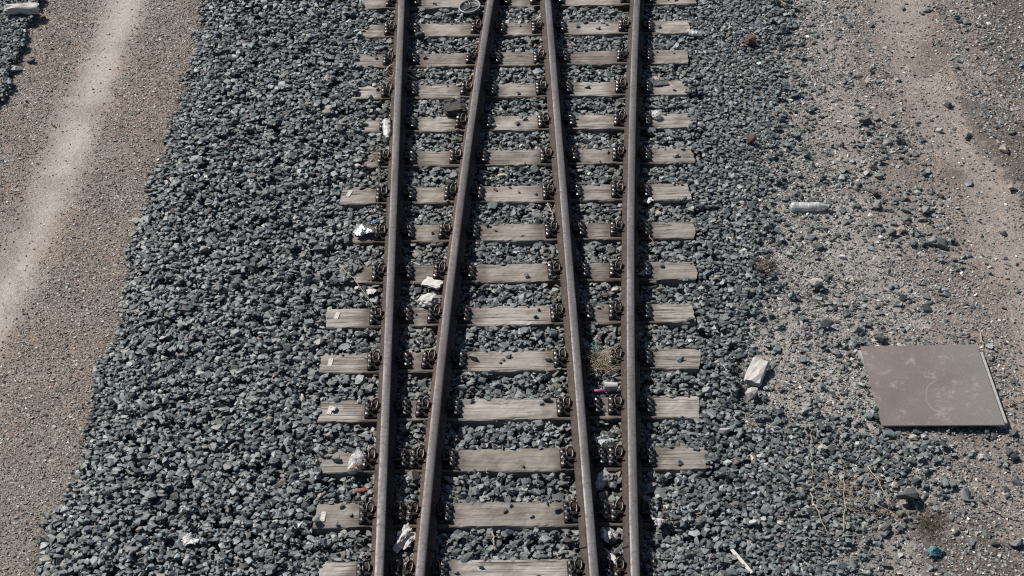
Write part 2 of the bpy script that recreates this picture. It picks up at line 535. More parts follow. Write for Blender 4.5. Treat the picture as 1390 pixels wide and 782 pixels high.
red = np.maximum(sstep(0.38, 0.62, fn) * (GX < -2.5) * .75, .32 * sstep(3.3, 4.2, GX + (fn - .5)))
GREYZ = gpts([(1020, 240), (1080, 200), (1190, 330), (1290, 420), (1180, 465), (1200, 585), (1030, 580), (980, 520)])
pale = inpoly(GX + (fn - 0.5) * 0.7, GY + (fn2 - 0.5) * 0.5, GREYZ) * 0.8
pale = np.maximum(pale, 0.5 * (GX > 1.5) * (GX < 3.4) * sstep(.4, .6, fn))
def ground_piece(name, sel, kind):
    q = quads[sel]
    used = np.unique(q)
    mp = np.full(nx * ny, -1); mp[used] = np.arange(len(used))
    me = bpy.data.meshes.new(name)
    co = np.stack([GX.ravel(), GY.ravel(), GZ.ravel()], -1)[used]
    me.from_pydata(co.tolist(), [], mp[q].tolist())
    for nm, arr in (("dust", dust), ("dark", dark), ("bed", bed), ("red", red), ("pale", pale)):
        a = me.attributes.new(nm, 'FLOAT', 'POINT')
        a.data.foreach_set("value", np.ascontiguousarray(arr.ravel()[used], dtype=np.float32))
    me.materials.append(M_ground)
    me.shade_smooth()
    return tag(new_obj(name, me), kind=kind)
pathsel = (qc < -3.2) & (qc > -5.3)
ground_piece("ground", ~pathsel, "structure")
ground_piece("dirt_path", pathsel, "structure")

# ------------------------------------------------------------------ stones
def stone_variants(n, pts, flat, seed):
    r = np.random.default_rng(seed)
    out = []
    while len(out) < n:
        p = r.normal(size=(pts, 3))
        p /= np.linalg.norm(p, axis=1)[:, None]
        p = np.sign(p) * np.abs(p) ** 0.75
        p *= np.array([1, r.uniform(.62, .95), r.uniform(flat * .75, flat * 1.25)]) * r.uniform(.82, 1.1, (pts, 1))
        bm = bmesh.new()
        vs = [bm.verts.new(q) for q in p]
        res = bmesh.ops.convex_hull(bm, input=vs)
        for v in [v for v in bm.verts if not v.link_faces]:
            bm.verts.remove(v)
        bmesh.ops.triangulate(bm, faces=bm.faces)
        bmesh.ops.recalc_face_normals(bm, faces=bm.faces)
        bm.verts.index_update()
        V = np.array([v.co for v in bm.verts]); F = np.array([[v.index for v in f.verts] for f in bm.faces])
        bm.free()
        V /= np.abs(V[:, :2]).max()
        out.append((V, F))
    return out

def rot_mats(n, tilt, r):
    az = r.uniform(0, 2 * np.pi, n); ax = r.uniform(0, 2 * np.pi, n); t = r.normal(0, tilt, n)
    c, s = np.cos(az), np.sin(az); z = np.zeros(n); o = np.ones(n)
    Rz = np.stack([np.stack([c, -s, z], -1), np.stack([s, c, z], -1), np.stack([z, z, o], -1)], 1)
    u = np.stack([np.cos(ax), np.sin(ax), z], -1)
    K = np.zeros((n, 3, 3)); K[:, 0, 1] = -u[:, 2]; K[:, 0, 2] = u[:, 1]; K[:, 1, 0] = u[:, 2]; K[:, 1, 2] = -u[:, 0]; K[:, 2, 0] = -u[:, 1]; K[:, 2, 1] = u[:, 0]
    T = np.eye(3)[None] + np.sin(t)[:, None, None] * K + (1 - np.cos(t))[:, None, None] * (K @ K)
    return T @ Rz

def stones_mesh(name, pos, size, tone, variants, tilt, material, seed, rust=None):
    r = np.random.default_rng(seed)
    n = len(pos)
    vi = r.integers(0, len(variants), n)
    M = rot_mats(n, tilt, r)
    VV, FF, TT, SS = [], [], [], []
    hue = r.random(n)
    rust = np.zeros(n) if rust is None else rust
    off = 0
    for k, (V, F) in enumerate(variants):
        s = np.nonzero(vi == k)[0]
        if not len(s): continue
        P = np.einsum('nij,vj->nvi', M[s], V) * size[s][:, None, None] + pos[s][:, None, :]
        VV.append(P.reshape(-1, 3))
        FF.append((F[None] + (np.arange(len(s)) * len(V))[:, None, None] + off).reshape(-1, 3))
        TT.append(np.repeat(tone[s], len(F))); SS.append(np.repeat(s, len(F)))
        off += len(s) * len(V)
    V = np.concatenate(VV); F = np.concatenate(FF); T = np.concatenate(TT)
    me = bpy.data.meshes.new(name)
    me.vertices.add(len(V)); me.vertices.foreach_set("co", V.astype(np.float32).ravel())
    me.loops.add(F.size); me.loops.foreach_set("vertex_index", F.astype(np.int32).ravel())
    me.polygons.add(len(F)); me.polygons.foreach_set("loop_start", (np.arange(len(F)) * 3).astype(np.int32))
    a = me.attributes.new("tone", 'FLOAT', 'FACE'); a.data.foreach_set("value", T.astype(np.float32))
    S = np.concatenate(SS)
    for nm, arr in (("hue", hue), ("rust", rust)):
        a = me.attributes.new(nm, 'FLOAT', 'FACE'); a.data.foreach_set("value", arr[S].astype(np.float32))
    me.materials.append(material)
    me.update(calc_edges=True)
    me.shade_flat()
    return new_obj(name, me)

# height field the stones are dropped on
HS = 0.0125
HX0, HY0, HX1, HY1 = -7.0, -5.6, 7.0, 6.6
hx = np.arange(HX0, HX1, HS); hy = np.arange(HY0, HY1, HS)
HGX, HGY = np.meshgrid(hx, hy)
H = ground_z(HGX, HGY)
for i in SLEEPERS:
    a, b, row = ENDS[i]
    x0, x1 = at(a, row, 0).x, at(b, row, 0).x
    H[(np.abs(HGY - sl_y(i)) < SW / 2) & (HGX > x0) & (HGX < x1)] = 0.0
BALLAST_V = stone_variants(40, 14, .44, 1)
SMALL_V = stone_variants(20, 7, .6, 2)

def drop(xs, ys, sizes, target, sink=0.25):
    """drop stones one after another; those that would pile above target(x, y) are thrown away"""
    keep, zs = [], []
    thick = sizes * 0.5
    for n in range(len(xs)):
        i = int((xs[n] - HX0) / HS); j = int((ys[n] - HY0) / HS)
        r = max(1, int(sizes[n] * 0.72 / HS))
        if i < r or j < r or i >= len(hx) - r - 1 or j >= len(hy) - r - 1: continue
        p = H[j - r:j + r + 1, i - r:i + r + 1]
        z0 = 0.55 * p.mean() + 0.45 * p.max()
        top = z0 + thick[n] * (2 - sink)
        if top > target[n]: continue
        keep.append(n); zs.append(z0 + thick[n] * (1 - sink))
        np.maximum(p, z0 + thick[n] * 1.35, out=p)
    keep = np.array(keep, int)
    return keep, np.stack([xs[keep], ys[keep], np.array(zs)], -1)

def sizes_of(n, mean, sd, lo, hi, r): return np.clip(r.lognormal(math.log(mean), sd, n), lo, hi)

def tone_of(n, r):
    t = np.clip(r.normal(0.47, 0.2, n), 0, 0.9)
    odd = r.random(n)
    t = np.where(odd > 0.992, 1.0, np.where(odd > 0.975, 0.96, t))
    return t

r1 = np.random.default_rng(21)
# --- track ballast
def ballast_zone(x, y):
    jit = (fnoise(x, y, 3.5, 5) - 0.5) * 0.30
    left = x - path_edge(y) > (fnoise(x, y, 5, 8) - 0.5) * 0.22
    mid = x < 1.8
    d = inpoly(x + jit, y + jit * 0.7, DENSE)
    return left & (mid | d)
def target_top(x, y):
    t = np.full(x.shape, 0.020)
    pe = x - path_edge(y)
    t = np.where(x < -1.3, 0.028, t)
    t = np.minimum(t, -0.085 + 0.115 * sstep(0.0, 0.55, pe) + 0.03)
    rise = sstep(1.5, 2.2, x)
    t = t * (1 - rise) + rise * (ground_z(x, y) + 0.05)
    near = np.full(x.shape, 9.0); onsl = np.zeros(x.shape, bool)
    for i in SLEEPERS:
        a, b, row = ENDS[i]
        x0, x1 = at(a, row, 0).x, at(b, row, 0).x
        ext = (x > x0) & (x < x1)
        dy = y - sl_y(i)
        onsl |= ext & (np.abs(dy + 0.010) < SW / 2 + 0.004 - 0.035 * sstep(.55, .8, fnoise(x, y * .3, 7, 123)))
        nearside = ext & (dy < -SW / 2) & (dy > -SW / 2 - 0.035)      # a trough on the near side of each sleeper
        t = np.where(nearside, np.minimum(t, -0.005), t)
    t = np.where(onsl, np.where(np.random.default_rng(5).random(len(x)) < .007, .034, -1.0), t)
    for k in range(4):
        d = np.abs(x - rail_x(k, y))
        t = np.where(d < 0.12, np.minimum(t, 0.0), t)
    # sleepers whose ends lie under the ballast
    wob = (fnoise(x, y, 6, 91) - 0.5) * 0.22
    for i, x0, x1, h in ((-1, -1.72, -1.58, .05), (0, -1.72, -1.57, .05), (1, -1.70, -1.55, .05), (2, -1.68, -1.5, .055), (3, -1.66, -1.43, .055), (4, -1.66, -1.40, .06), (6, -1.64, -1.42, .055), (7, -1.60, -1.38, .06),
                         (11, -1.55, -1.42, .05), (12, 1.04, 1.56, .055), (13, 1.0, 1.56, .055), (2, 1.66, 1.80, .05), (3, 1.65, 1.80, .05), (13, -1.5, -1.34, .05)):
        z = (np.abs(y - sl_y(i)) < SW / 2 + 0.03) & (x + wob > x0) & (x + wob < x1)
        t = np.where(z, h, t)
    return t
NB = 175000
xs = r1.uniform(-3.75, 3.4, NB); ys = r1.uniform(-4.6, 5.9, NB)
ok = ballast_zone(xs, ys)
xs, ys = xs[ok], ys[ok]
sz = sizes_of(len(xs), 0.0258, 0.34, 0.010, 0.054, r1)
k, P = drop(xs, ys, sz, target_top(xs, ys) - np.abs(r1.normal(0, .007, len(xs))))
print("ballast stones", len(k))
rs = np.zeros(len(k))
for q in range(4):
    rs = np.maximum(rs, np.exp(-(np.abs(P[:, 0] - rail_x(q, P[:, 1])) / 0.20) ** 2))
rs = np.clip(rs * r1.uniform(.1, 1.1, len(k)) + (r1.random(len(k)) > .985) * .8, 0, 1)
ob = stones_mesh("ballast", P, sz[k], tone_of(len(k), r1), BALLAST_V, 0.30, M_ballast, 31, rs)
tag(ob, "dark blue grey crushed stone ballast around the sleepers and rails", "ballast", kind="stuff")
# --- the neighbouring bed beyond the path
xs = r1.uniform(-6.9, -4.7, 40000); ys = r1.uniform(1.5, 6.3, 40000)
ok = xs < far_edge(ys) + (fnoise(xs, ys, 5, 9) - 0.5) * 0.25
xs, ys = xs[ok], ys[ok]
sz = sizes_of(len(xs), 0.026, 0.33, 0.011, 0.052, r1)
k, P = drop(xs, ys, sz, ground_z(xs, ys) + 0.10)
ob = stones_mesh("ballast", P, sz[k], tone_of(len(k), r1) * 0.85, BALLAST_V, 0.5, M_ballast, 32)
tag(ob, "separate patch of dark ballast at the far side of the dirt path", "ballast", kind="stuff")
# --- coarse stones strewn over the dirt on the side of the cover plate
xs = r1.uniform(1.6, 6.9, 55000); ys = r1.uniform(-4.6, 5.9, 55000)
cl = fnoise(xs, ys, 2.3, 51)
trd = polydist(xs, ys, TRAIL_R[0])
dens = np.where(inpoly(xs, ys, MID), 0.28, 0.11) * sstep(0.35, 0.62, cl) * (0.12 + 0.88 * sstep(0.15, 0.45, trd))
dd = polydist(xs, ys, DENSE + DENSE[:1])
dens = np.maximum(dens, 0.75 * np.exp(-(dd / 0.36) ** 2))
dens = np.where(xs < 3.0, np.maximum(dens, 0.13), dens)
ok = (r1.random(len(xs)) < dens) & (~inpoly(xs, ys, DENSE))
xs, ys = xs[ok], ys[ok]
sz = sizes_of(len(xs), 0.0185, 0.42, 0.008, 0.05, r1)
k, P = drop(xs, ys, sz, np.full(len(xs), 9.0), 0.55)
ob = stones_mesh("strewn_stones", P, sz[k], np.clip(tone_of(len(k), r1) * 0.95, 0, 1), BALLAST_V, 0.3, M_ballast, 33)
tag(ob, "loose dark stones strewn over the dirt around the steel cover", "stones", kind="stuff")
print("strewn", len(k))
# --- fine gravel on the right and on the path
def fine(name, x0, x1, n, filt, mean, hi, material, seed, label, z=None):
    r = np.random.default_rng(seed)
    xs = r.uniform(x0, x1, n); ys = r.uniform(-4.6, 6.2, n)
    ok = r.random(n) < filt(xs, ys)
    xs, ys = xs[ok], ys[ok]
    sz = sizes_of(len(xs), mean, 0.42, 0.003, hi, r)
    i = np.clip(((xs - HX0) / HS).astype(int), 0, len(hx) - 1); j = np.clip(((ys - HY0) / HS).astype(int), 0, len(hy) - 1)
    zs = ground_z(xs, ys) + sz * 0.12
    tone = np.clip(r.normal(0.48, 0.24, len(xs)), 0, 1)
    ob = stones_mesh(name, np.stack([xs, ys, zs], -1), sz, tone, SMALL_V, 0.35, material, seed)
    tag(ob, label, "gravel", kind="stuff")
    print(name, len(xs))
def f_right(x, y):
    t = polydist(x, y, TRAIL_R[0])
    c = fnoise(x, y, 1.7, 61)
    d = (0.25 + 0.75 * sstep(0.1, 0.5, t)) * (0.45 + 0.55 * sstep(0.35, 0.6, c))
    return d * np.where(x < 3.0, 1.0, 0.7)
fine("gravel", 1.5, 7.6, 300000, f_right, 0.0096, 0.032, M_pebble, 71, "pale grey and brown fine gravel on the dirt around the steel cover")
def f_left(x, y):
    d = x - path_edge(y)
    return (d < 0.12) * (x > far_edge(y) - 0.2) * (0.04 + 0.96 * sstep(0.12, 0.42, polydist(x, y, TRAIL_L) + (fnoise(x, y, 6, 77) - .5) * .15))
fine("path_gravel", -5.6, -3.0, 170000, f_left, 0.0066, 0.019, M_brownpeb, 72, "fine brown gravel covering the dirt path beside the ballast")

# ------------------------------------------------------------------ rails
def rail_profile():
    """(across, up, slot) half of a flat-bottom rail, foot underside at 0, 0.166 m high"""
    h = [(0.000, 0.000), (0.075, 0.000), (0.075, 0.011), (0.040, 0.020), (0.014, 0.034), (0.009, 0.060), (0.009, 0.105),
         (0.013, 0.122), (0.034, 0.129), (0.0365, 0.134), (0.0365, 0.154), (0.0345, 0.1580), (0.0300, 0.1622), (0.016, 0.1652), (0.0, 0.166)]
    right = h[1:]
    left = [(-a, b) for a, b in h[1:-1]][::-1]
    return right + left
def build_rail(k):
    prof = rail_profile()
    ysamp = np.arange(-7.0, 8.01, 0.25)
    bm = bmesh.new()
    rings = []
    for y in ysamp:
        x = rail_x(k, y); dx = (rail_x(k, y + .01) - rail_x(k, y - .01)) / .02
        nrm = Vector((1, -dx, 0)).normalized()
        rings.append([bm.verts.new((x + nrm.x * a, y + nrm.y * a, 0.014 + b)) for a, b in prof])
    n = len(prof)
    for ra, rb in zip(rings[:-1], rings[1:]):
        for j in range(n):
            f = bm.faces.new((ra[j], ra[(j + 1) % n], rb[(j + 1) % n], rb[j]))
            hh = min(prof[j][1], prof[(j + 1) % n][1])
            f.material_index = 1 if hh >= 0.1620 else 0
            f.smooth = True
    bm.faces.new(rings[0]); bm.faces.new(rings[-1])
    me = bpy.data.meshes.new("rail")
    bmesh.ops.recalc_face_normals(bm, faces=bm.faces)
    bm.to_mesh(me); bm.free()
    me.materials.append(M_rust); me.materials.append(M_railtop)
    o = new_obj("rail", me)
    # the thermit weld: a rough collar round web and foot
    jy = {0: 737, 1: 737, 2: 733, 3: 732}[k]
    jx = {0: 513, 1: 573, 2: 803, 3: 861}[k]
    y = at(jx, jy, 0.1).y; x = rail_x(k, y)
    bm = bmesh.new()
    for a, b in zip(prof[:-1], prof[1:]):
        pass
    ring2 = []
    for dy in (-0.018, -0.010, 0.010, 0.018):
        g = 0.006 if abs(dy) < 0.015 else 0.001
        pts = []
        for a, b in prof:
            if b > 0.153: continue
            s = 1 if a > 0 else -1
            pts.append((a + s * g, b + (g if 0.005 < b < 0.1 else 0) - (g if b < 0.005 else 0)))
        ring2.append([bm.verts.new((x + a, y + dy, 0.014 + b)) for a, b in pts])
    n2 = len(ring2[0])
    for ra, rb in zip(ring2[:-1], ring2[1:]):
        for j in range(n2):
            bm.faces.new((ra[j], ra[(j + 1) % n2], rb[(j + 1) % n2], rb[j]))
    bm.faces.new(ring2[0]); bm.faces.new(ring2[-1])
    new_obj("weld_collar", mesh_from_bm(bm, "weld_collar", M_iron), o)
    return o
RAIL_LABELS = ["straight outer rail beside the tagged sleeper ends, on the side of the dirt path",
               "angled inner rail leaning in towards the small spoked wheel",
               "angled inner rail passing between the dry grass clump and the middle of the sleepers",
               "outer rail nearest to the square steel cover plate, brown web showing"]
for k in range(4):
    tag(build_rail(k), RAIL_LABELS[k], "rail", "rails of the two merging tracks")

# ------------------------------------------------------------------ sleepers with their rail fastenings
def clip_mesh():
    bm = bmesh.new()
    # bent spring clip: centre leg in the shoulder, loop at the far end, toe on the rail foot
    pts = [(0.030, -0.035, 0.034), (0.030, 0.020, 0.036), (0.028, 0.046, 0.046), (0.014, 0.062, 0.058), (-0.004, 0.062, 0.060), (-0.016, 0.046, 0.054),
           (-0.018, 0.018, 0.047), (-0.016, -0.008, 0.040), (-0.008, -0.026, 0.034)]
    fine = []
    for i in range(len(pts) - 1):
        p0, p1, p2, p3 = (Vector(pts[max(i - 1, 0)]), Vector(pts[i]), Vector(pts[i + 1]), Vector(pts[min(i + 2, len(pts) - 1)]))
        for s in range(3):
            t = s / 3
            fine.append(0.5 * ((2 * p1) + (p2 - p0) * t + (2 * p0 - 5 * p1 + 4 * p2 - p3) * t * t + (3 * p1 - p0 - 3 * p2 + p3) * t ** 3))
    fine.append(Vector(pts[-1]))
    tube(bm, fine, 0.0095, 7)
    return mesh_from_bm(bm, "rail_clip", M_clip, True)
def screw_mesh():
    bm = bmesh.new()
    lathe(bm, [(0.019, 0.0), (0.0205, 0.004), (0.017, 0.007), (0.0205, 0.011), (0.019, 0.015), (0.017, 0.016)], 12)
    lathe(bm, [(0.024, 0.0155), (0.0245, 0.019), (0.018, 0.0235), (0.015, 0.024)], 14)
    vs = box(bm, (0, 0, 0.036), (0.021, 0.021, 0.026), 0.003)
    return mesh_from_bm(bm, "coach_screw", M_bolt)
CLIP, SCREW = clip_mesh(), screw_mesh()

def plate_mesh(hl, hr):
    """ribbed baseplate under one rail with half widths hl, hr; cast shoulders beside the foot"""
    bm = bmesh.new()
    box(bm, ((hr - hl) / 2, 0, 0.0065), (hl + hr, 0.20, 0.011), 0.003)
    for s in (-1, 1):
        box(bm, (s * 0.0835, -0.005, 0.024), (0.014, 0.120, 0.026), 0.003)      # rib beside the rail foot
        box(bm, (s * 0.100, -0.036, 0.028), (0.034, 0.040, 0.032), 0.006)        # lug
        box(bm, (s * 0.080, -0.050, 0.046), (0.034, 0.016, 0.012), 0.003)        # bright little keeper
        box(bm, (s * 0.098, 0.030, 0.022), (0.026, 0.030, 0.022), 0.005)
    return mesh_from_bm(bm, "baseplate", M_iron)

def sleeper_mesh(L, seed, xr):
    r = np.random.default_rng(seed)
    bm = bmesh.new()
    nseg = 90
    prof = [(-SW / 2, -SH), (-SW / 2, -0.008), (-SW / 2 + 0.007, 0), (-SW * .28, 0), (-SW * .14, 0), (0, 0), (SW * .14, 0), (SW * .28, 0), (SW / 2 - 0.007, 0), (SW / 2, -0.008), (SW / 2, -SH)]
    rings = []
    ph = r.uniform(0, 10, 12)
    chip = np.abs(r.normal(0, .012, (2, 1)) + r.normal(0, .018, (2, 1)) * np.linspace(-1, 1, 12)[None]) + r.uniform(0, .006, (2, 12))
    for s in range(nseg + 1):
        x = -L / 2 + L * s / nseg
        ring = []
        for j, (a, b) in enumerate(prof):
            w = 0.0022 * math.sin(x * 7 + ph[j]) + 0.0018 * math.sin(x * 19 + ph[j] * 3) + r.normal(0, 0.0008)
            dz = (-abs(w) * 1.2 if b > -0.1 else 0)
            xx = x + (r.normal(0, 0.004) if s in (0, nseg) else 0)
            if s == 0: xx += chip[0, j]
            if s == nseg: xx -= chip[1, j]
            if b > -.1 and j in (1, 2, 7, 8) and r.random() < .12: dz -= r.uniform(0, .006)
            ring.append(bm.verts.new((xx, a + w, b + dz)))
        rings.append(ring)
    n = len(prof)
    for ra, rb in zip(rings[:-1], rings[1:]):
        for j in range(n):
            bm.faces.new((ra[j], ra[(j + 1) % n], rb[(j + 1) % n], rb[j]))
    bm.faces.new(rings[0]); bm.faces.new(rings[-1])
    me = mesh_from_bm(bm, "sleeper", M_wood)
    co = np.array([v.co for v in me.vertices])
    g = np.zeros(len(co))
    for q in xr:
        g = np.maximum(g, 1 - sstep(.15, .30, np.abs(co[:, 0] - q) + (fnoise(co[:, 0] + seed, co[:, 1], 11, seed) - .5) * .22))
    g = np.maximum(g, .55 * sstep(.62, .74, fnoise(co[:, 0] + seed * 3, co[:, 1] * 2, 4, seed + 5)))
    a = me.attributes.new("grease", 'FLOAT', 'POINT'); a.data.foreach_set("value", g.astype(np.float32))
    return me

SL_LABEL = {-1: "timber sleeper beyond the small spoked wheel, cut by the photo's top edge",
            0: "grey timber sleeper just on the near side of the small spoked wheel",
            1: "timber sleeper with two dark stones, second one nearer than the small spoked wheel",
            2: "timber sleeper just beyond the dark brick slab that lies between the rails",
            3: "timber sleeper beside the milky bottle and the pale crumpled cup",
            4: "timber sleeper with one end half sunk in ballast, next nearer than the milky bottle",
            5: "white tagged timber sleeper between the milky bottle and the silver foil bag",
            6: "timber sleeper under the crumpled silver foil bag",
            7: "timber sleeper just beyond the flat white foam piece",
            8: "white tagged timber sleeper touching the crumpled whitish cup",
            9: "white tagged timber sleeper running under the dry grass clump",
            10: "white tagged timber sleeper just nearer than the paper cup",
            11: "timber sleeper with the clear blue capped bottle lying on it",
            12: "white tagged timber sleeper just beyond the crumpled white bag",
            13: "nearest timber sleeper, cut by the bottom of the photo"}
TAGS = {5: (474, 263), 8: (457.5, 428), 9: (448.5, 492), 10: (448, 557), 12: (438.5, 702)}
for i in SLEEPERS:
    a, b, row = ENDS[i]
    x0, x1 = at(a, row, 0).x, at(b, row, 0).x
    r = np.random.default_rng(100 + i)
    sl = new_obj("sleeper", sleeper_mesh(x1 - x0, 200 + i, [rail_x(q, sl_y(i)) - (x0 + x1) / 2 for q in range(4)]), loc=((x0 + x1) / 2, sl_y(i), 0), rot=(0, 0, r.normal(0, 0.0025)))
    tag(sl, SL_LABEL[i], "railway sleeper", "timber sleepers under the rails")
    cx = (x0 + x1) / 2
    xr = [rail_x(kk, sl_y(i)) for kk in range(4)]
    for kk in range(4):
        hl = hr = 0.178
        if kk in (1, 3): hl = min(hl, (xr[kk] - xr[kk - 1]) / 2 - 0.003)
        if kk in (0, 2): hr = min(hr, (xr[kk + 1] - xr[kk]) / 2 - 0.003)
        if kk == 1: hr = min(hr, (xr[2] - xr[1]) / 2 - 0.003)
        if kk == 2: hl = min(hl, (xr[2] - xr[1]) / 2 - 0.003)
        dxdy = (rail_x(kk, sl_y(i) + .01) - rail_x(kk, sl_y(i) - .01)) / .02
        bp = new_obj("baseplate", plate_mesh(hl, hr), sl, (xr[kk] - cx, 0, 0.0015), (0, 0, -math.atan(dxdy)))
        for s, hw in ((-1, hl), (1, hr)):
            if r.random() < .035: continue                                  # lost clip
            c = new_obj("rail_clip", CLIP, bp, (s * 0.092, 0, 0.0))
            c.scale = (s, 1, 1)
            c.rotation_euler = (r.normal(0, .05), r.normal(0, .04), r.normal(0, .10))
            c.location.y = r.normal(0, .005)
            sx = hw - 0.030
            for dy in (-0.066, 0.062):
                new_obj("coach_screw", SCREW, bp, (s * sx, dy + r.normal(0, .003), 0.012), (r.normal(0, .04), r.normal(0, .04), r.uniform(0, 3)))
            if hw > 0.16:
                new_obj("coach_screw", SCREW, bp, (s * (sx - 0.002), -0.004, 0.012), (0, 0, r.uniform(0, 3)))
    if i in TAGS:
        p = at(*TAGS[i], 0)
        bm = bmesh.new()
        box(bm, (0, 0, 0.002), (0.036, 0.105, 0.003), 0.001)
        for yy in (-0.036, 0.036):
            lathe_v = lathe(bm, [(0.006, 0.003), (0.006, 0.006), (0.003, 0.007)], 8)
            bmesh.ops.translate(bm, vec=(0, yy, 0), verts=lathe_v)
        new_obj("marker_tag", mesh_from_bm(bm, "marker_tag", M_tagm), sl, (p.x - cx, p.y - sl_y(i), 0), (0, 0, r.normal(-0.1, 0.08)))

# ------------------------------------------------------------------ litter, rocks and twigs
def top_z(x, y, r=0.03, q=80):
    i = int((x - HX0) / HS); j = int((y - HY0) / HS); n = max(1, int(r / HS))
    p = H[max(0, j - n):j + n + 1, max(0, i - n):i + n + 1]
    return float(np.percentile(p, q)) if p.size else -0.06

def spot(px, py, r=0.03, lift=0.0, q=80):
    p = at(px, py, 0)
    for _ in range(3):
        p = at(px, py, top_z(p.x, p.y, r, q) + lift)
    return p

def bottle(px, py, L, Rad, ang, material, cap, label, cat="bottle", crush=0.2, seed=0, tilt=0.0, dregs=None):
    r = np.random.default_rng(seed)
    p = spot(px, py, 0.05, Rad * 0.8, 75)
    root = new_obj("plastic_bottle", None, None, p, (0, tilt, ang))
    tag(root, label, cat)
    bm = bmesh.new()
    prof = [(Rad * .55, 0), (Rad * .92, .012), (Rad, .03)]
    for k in range(16):
        prof.append((Rad * (1 - 0.025 * (k % 2)), .04 + (L * .64 - .04) * k / 15))
    prof += [(Rad * .96, L * .70), (Rad * .78, L * .79), (Rad * .5, L * .87), (Rad * .34, L * .91), (Rad * .33, L * .945), (Rad * .42, L * .95), (Rad * .42, L * .958)]
    vs = lathe(bm, prof, 18)
    ph = r.uniform(0, 6, 6)
    for v in vs:
        x, y, z = v.co
        a = math.atan2(y, x)
        if z < L * .85:
            g = crush * (math.sin(a * 2 + z / L * 9 + ph[0]) * .5 + math.sin(a * 3 - z / L * 23 + ph[1]) * .35 + math.sin(z / L * 31 + ph[2]) * .3)
            s = 1 + g
            v.co.x *= s * (1 - crush * .8); v.co.y *= s * (1 + crush * .15)
            v.co.y += crush * Rad * .6 * math.sin(z / L * 5 + ph[3])
    def lay(bm):
        bmesh.ops.translate(bm, vec=(0, 0, -L / 2), verts=bm.verts)
        bmesh.ops.rotate(bm, cent=(0, 0, 0), matrix=Matrix.Rotation(R(90), 3, 'Y'), verts=bm.verts)
    lay(bm)
    new_obj("bottle_body", mesh_from_bm(bm, "bottle_body", material), root)
    if cap:
        bm = bmesh.new()
        lathe(bm, [(Rad * .40, L * .956), (Rad * .42, L * .96), (Rad * .42, L), (Rad * .36, L * 1.005)], 14)
        lay(bm)
        new_obj("bottle_cap", mesh_from_bm(bm, "bottle_cap", cap), root)
    if dregs:
        bm = bmesh.new()
        lathe(bm, [(Rad * .5, .004), (Rad * .84, .014), (Rad * .86, L * .2), (Rad * .6, L * .22)], 14)
        lay(bm)
        new_obj("dregs", mesh_from_bm(bm, "dregs", dregs), root)
    return root

def crumple(name, px, py, s, material, label, cat, seed=0, rz=0.0, amp=0.35, sub=3, lift=None, group=None, q=75):
    bm = bmesh.new()
    bmesh.ops.create_icosphere(bm, subdivisions=sub, radius=1)
    r = np.random.default_rng(seed)
    dirs = r.normal(size=(9, 3)); ph = r.uniform(0, 6, 9); fr = r.uniform(2.0, 6.0, 9)
    for v in bm.verts:
        c = np.array(v.co)
        d = sum(abs(math.sin(float(c @ dirs[k]) * fr[k] * .7 + ph[k])) / (1 + k * .25) for k in range(9)) / 5 - .6
        j = r.normal(0, .05)
        v.co *= 1 + amp * d * 1.7 + j
    bmesh.ops.scale(bm, vec=(s[0] / 2, s[1] / 2, s[2] / 2), verts=bm.verts)
    p = spot(px, py, max(.02, min(s[0], s[1]) * .4), s[2] * .38, q)
    o = new_obj(name, mesh_from_bm(bm, name, material), None, p, (0, 0, rz))
    return tag(o, label, cat, group)

def sheet(name, px, py, w, d, h, material, label, cat, seed=0, rz=0.0, folds=1.0, n=18, lift=.004):
    """a crumpled piece of film or paper: ragged outline, sharp folds, real thickness"""
    r = np.random.default_rng(seed)
    bm = bmesh.new()
    ph = r.uniform(0, 6, 12); dr = r.normal(size=(12, 2)) * np.array([1.0, folds])
    dr = dr / np.linalg.norm(dr, axis=1)[:, None]
    fr = r.uniform(2.2, 7.5, 12)
    V = []
    for i in range(n + 1):
        row = []
        for j in range(n + 1):
            u, v = 2 * i / n - 1, 2 * j / n - 1
            a = math.atan2(v, u); m_ = max(abs(u), abs(v)); rad = m_ * (0.80 + .12 * math.sin(a * 3 + ph[0]) + .10 * math.sin(a * 5 + ph[1]) + .07 * math.sin(a * 11 + ph[2]))
            x, y = rad * math.cos(a), rad * math.sin(a)
            z = 0
            for k in range(9):
                t = (dr[k, 0] * x + dr[k, 1] * y) * fr[k] + ph[k]
                z += abs((t / math.pi) % 2 - 1) / (1 + .35 * k)
            z = max(0, z / 2.2 - .35) * (1 - .45 * m_ ** 2)
            row.append(bm.verts.new((x * w / 2 + r.normal(0, w * .012), y * d / 2 + r.normal(0, d * .012), z * h * 1.3)))
        V.append(row)
    for i in range(n):
        for j in range(n):
            bm.faces.new((V[i][j], V[i + 1][j], V[i + 1][j + 1], V[i][j + 1]))
    bmesh.ops.triangulate(bm, faces=bm.faces)
    bmesh.ops.recalc_face_normals(bm, faces=bm.faces)
    p = spot(px, py, max(.02, min(w, d) * .4), lift, 70)
    o = new_obj(name, mesh_from_bm(bm, name, material), None, p, (r.normal(0, .12), r.normal(0, .12), rz))
    so_ = o.modifiers.new("film", 'SOLIDIFY'); so_.thickness = .0018; so_.use_even_offset = False
    return tag(o, label, cat)

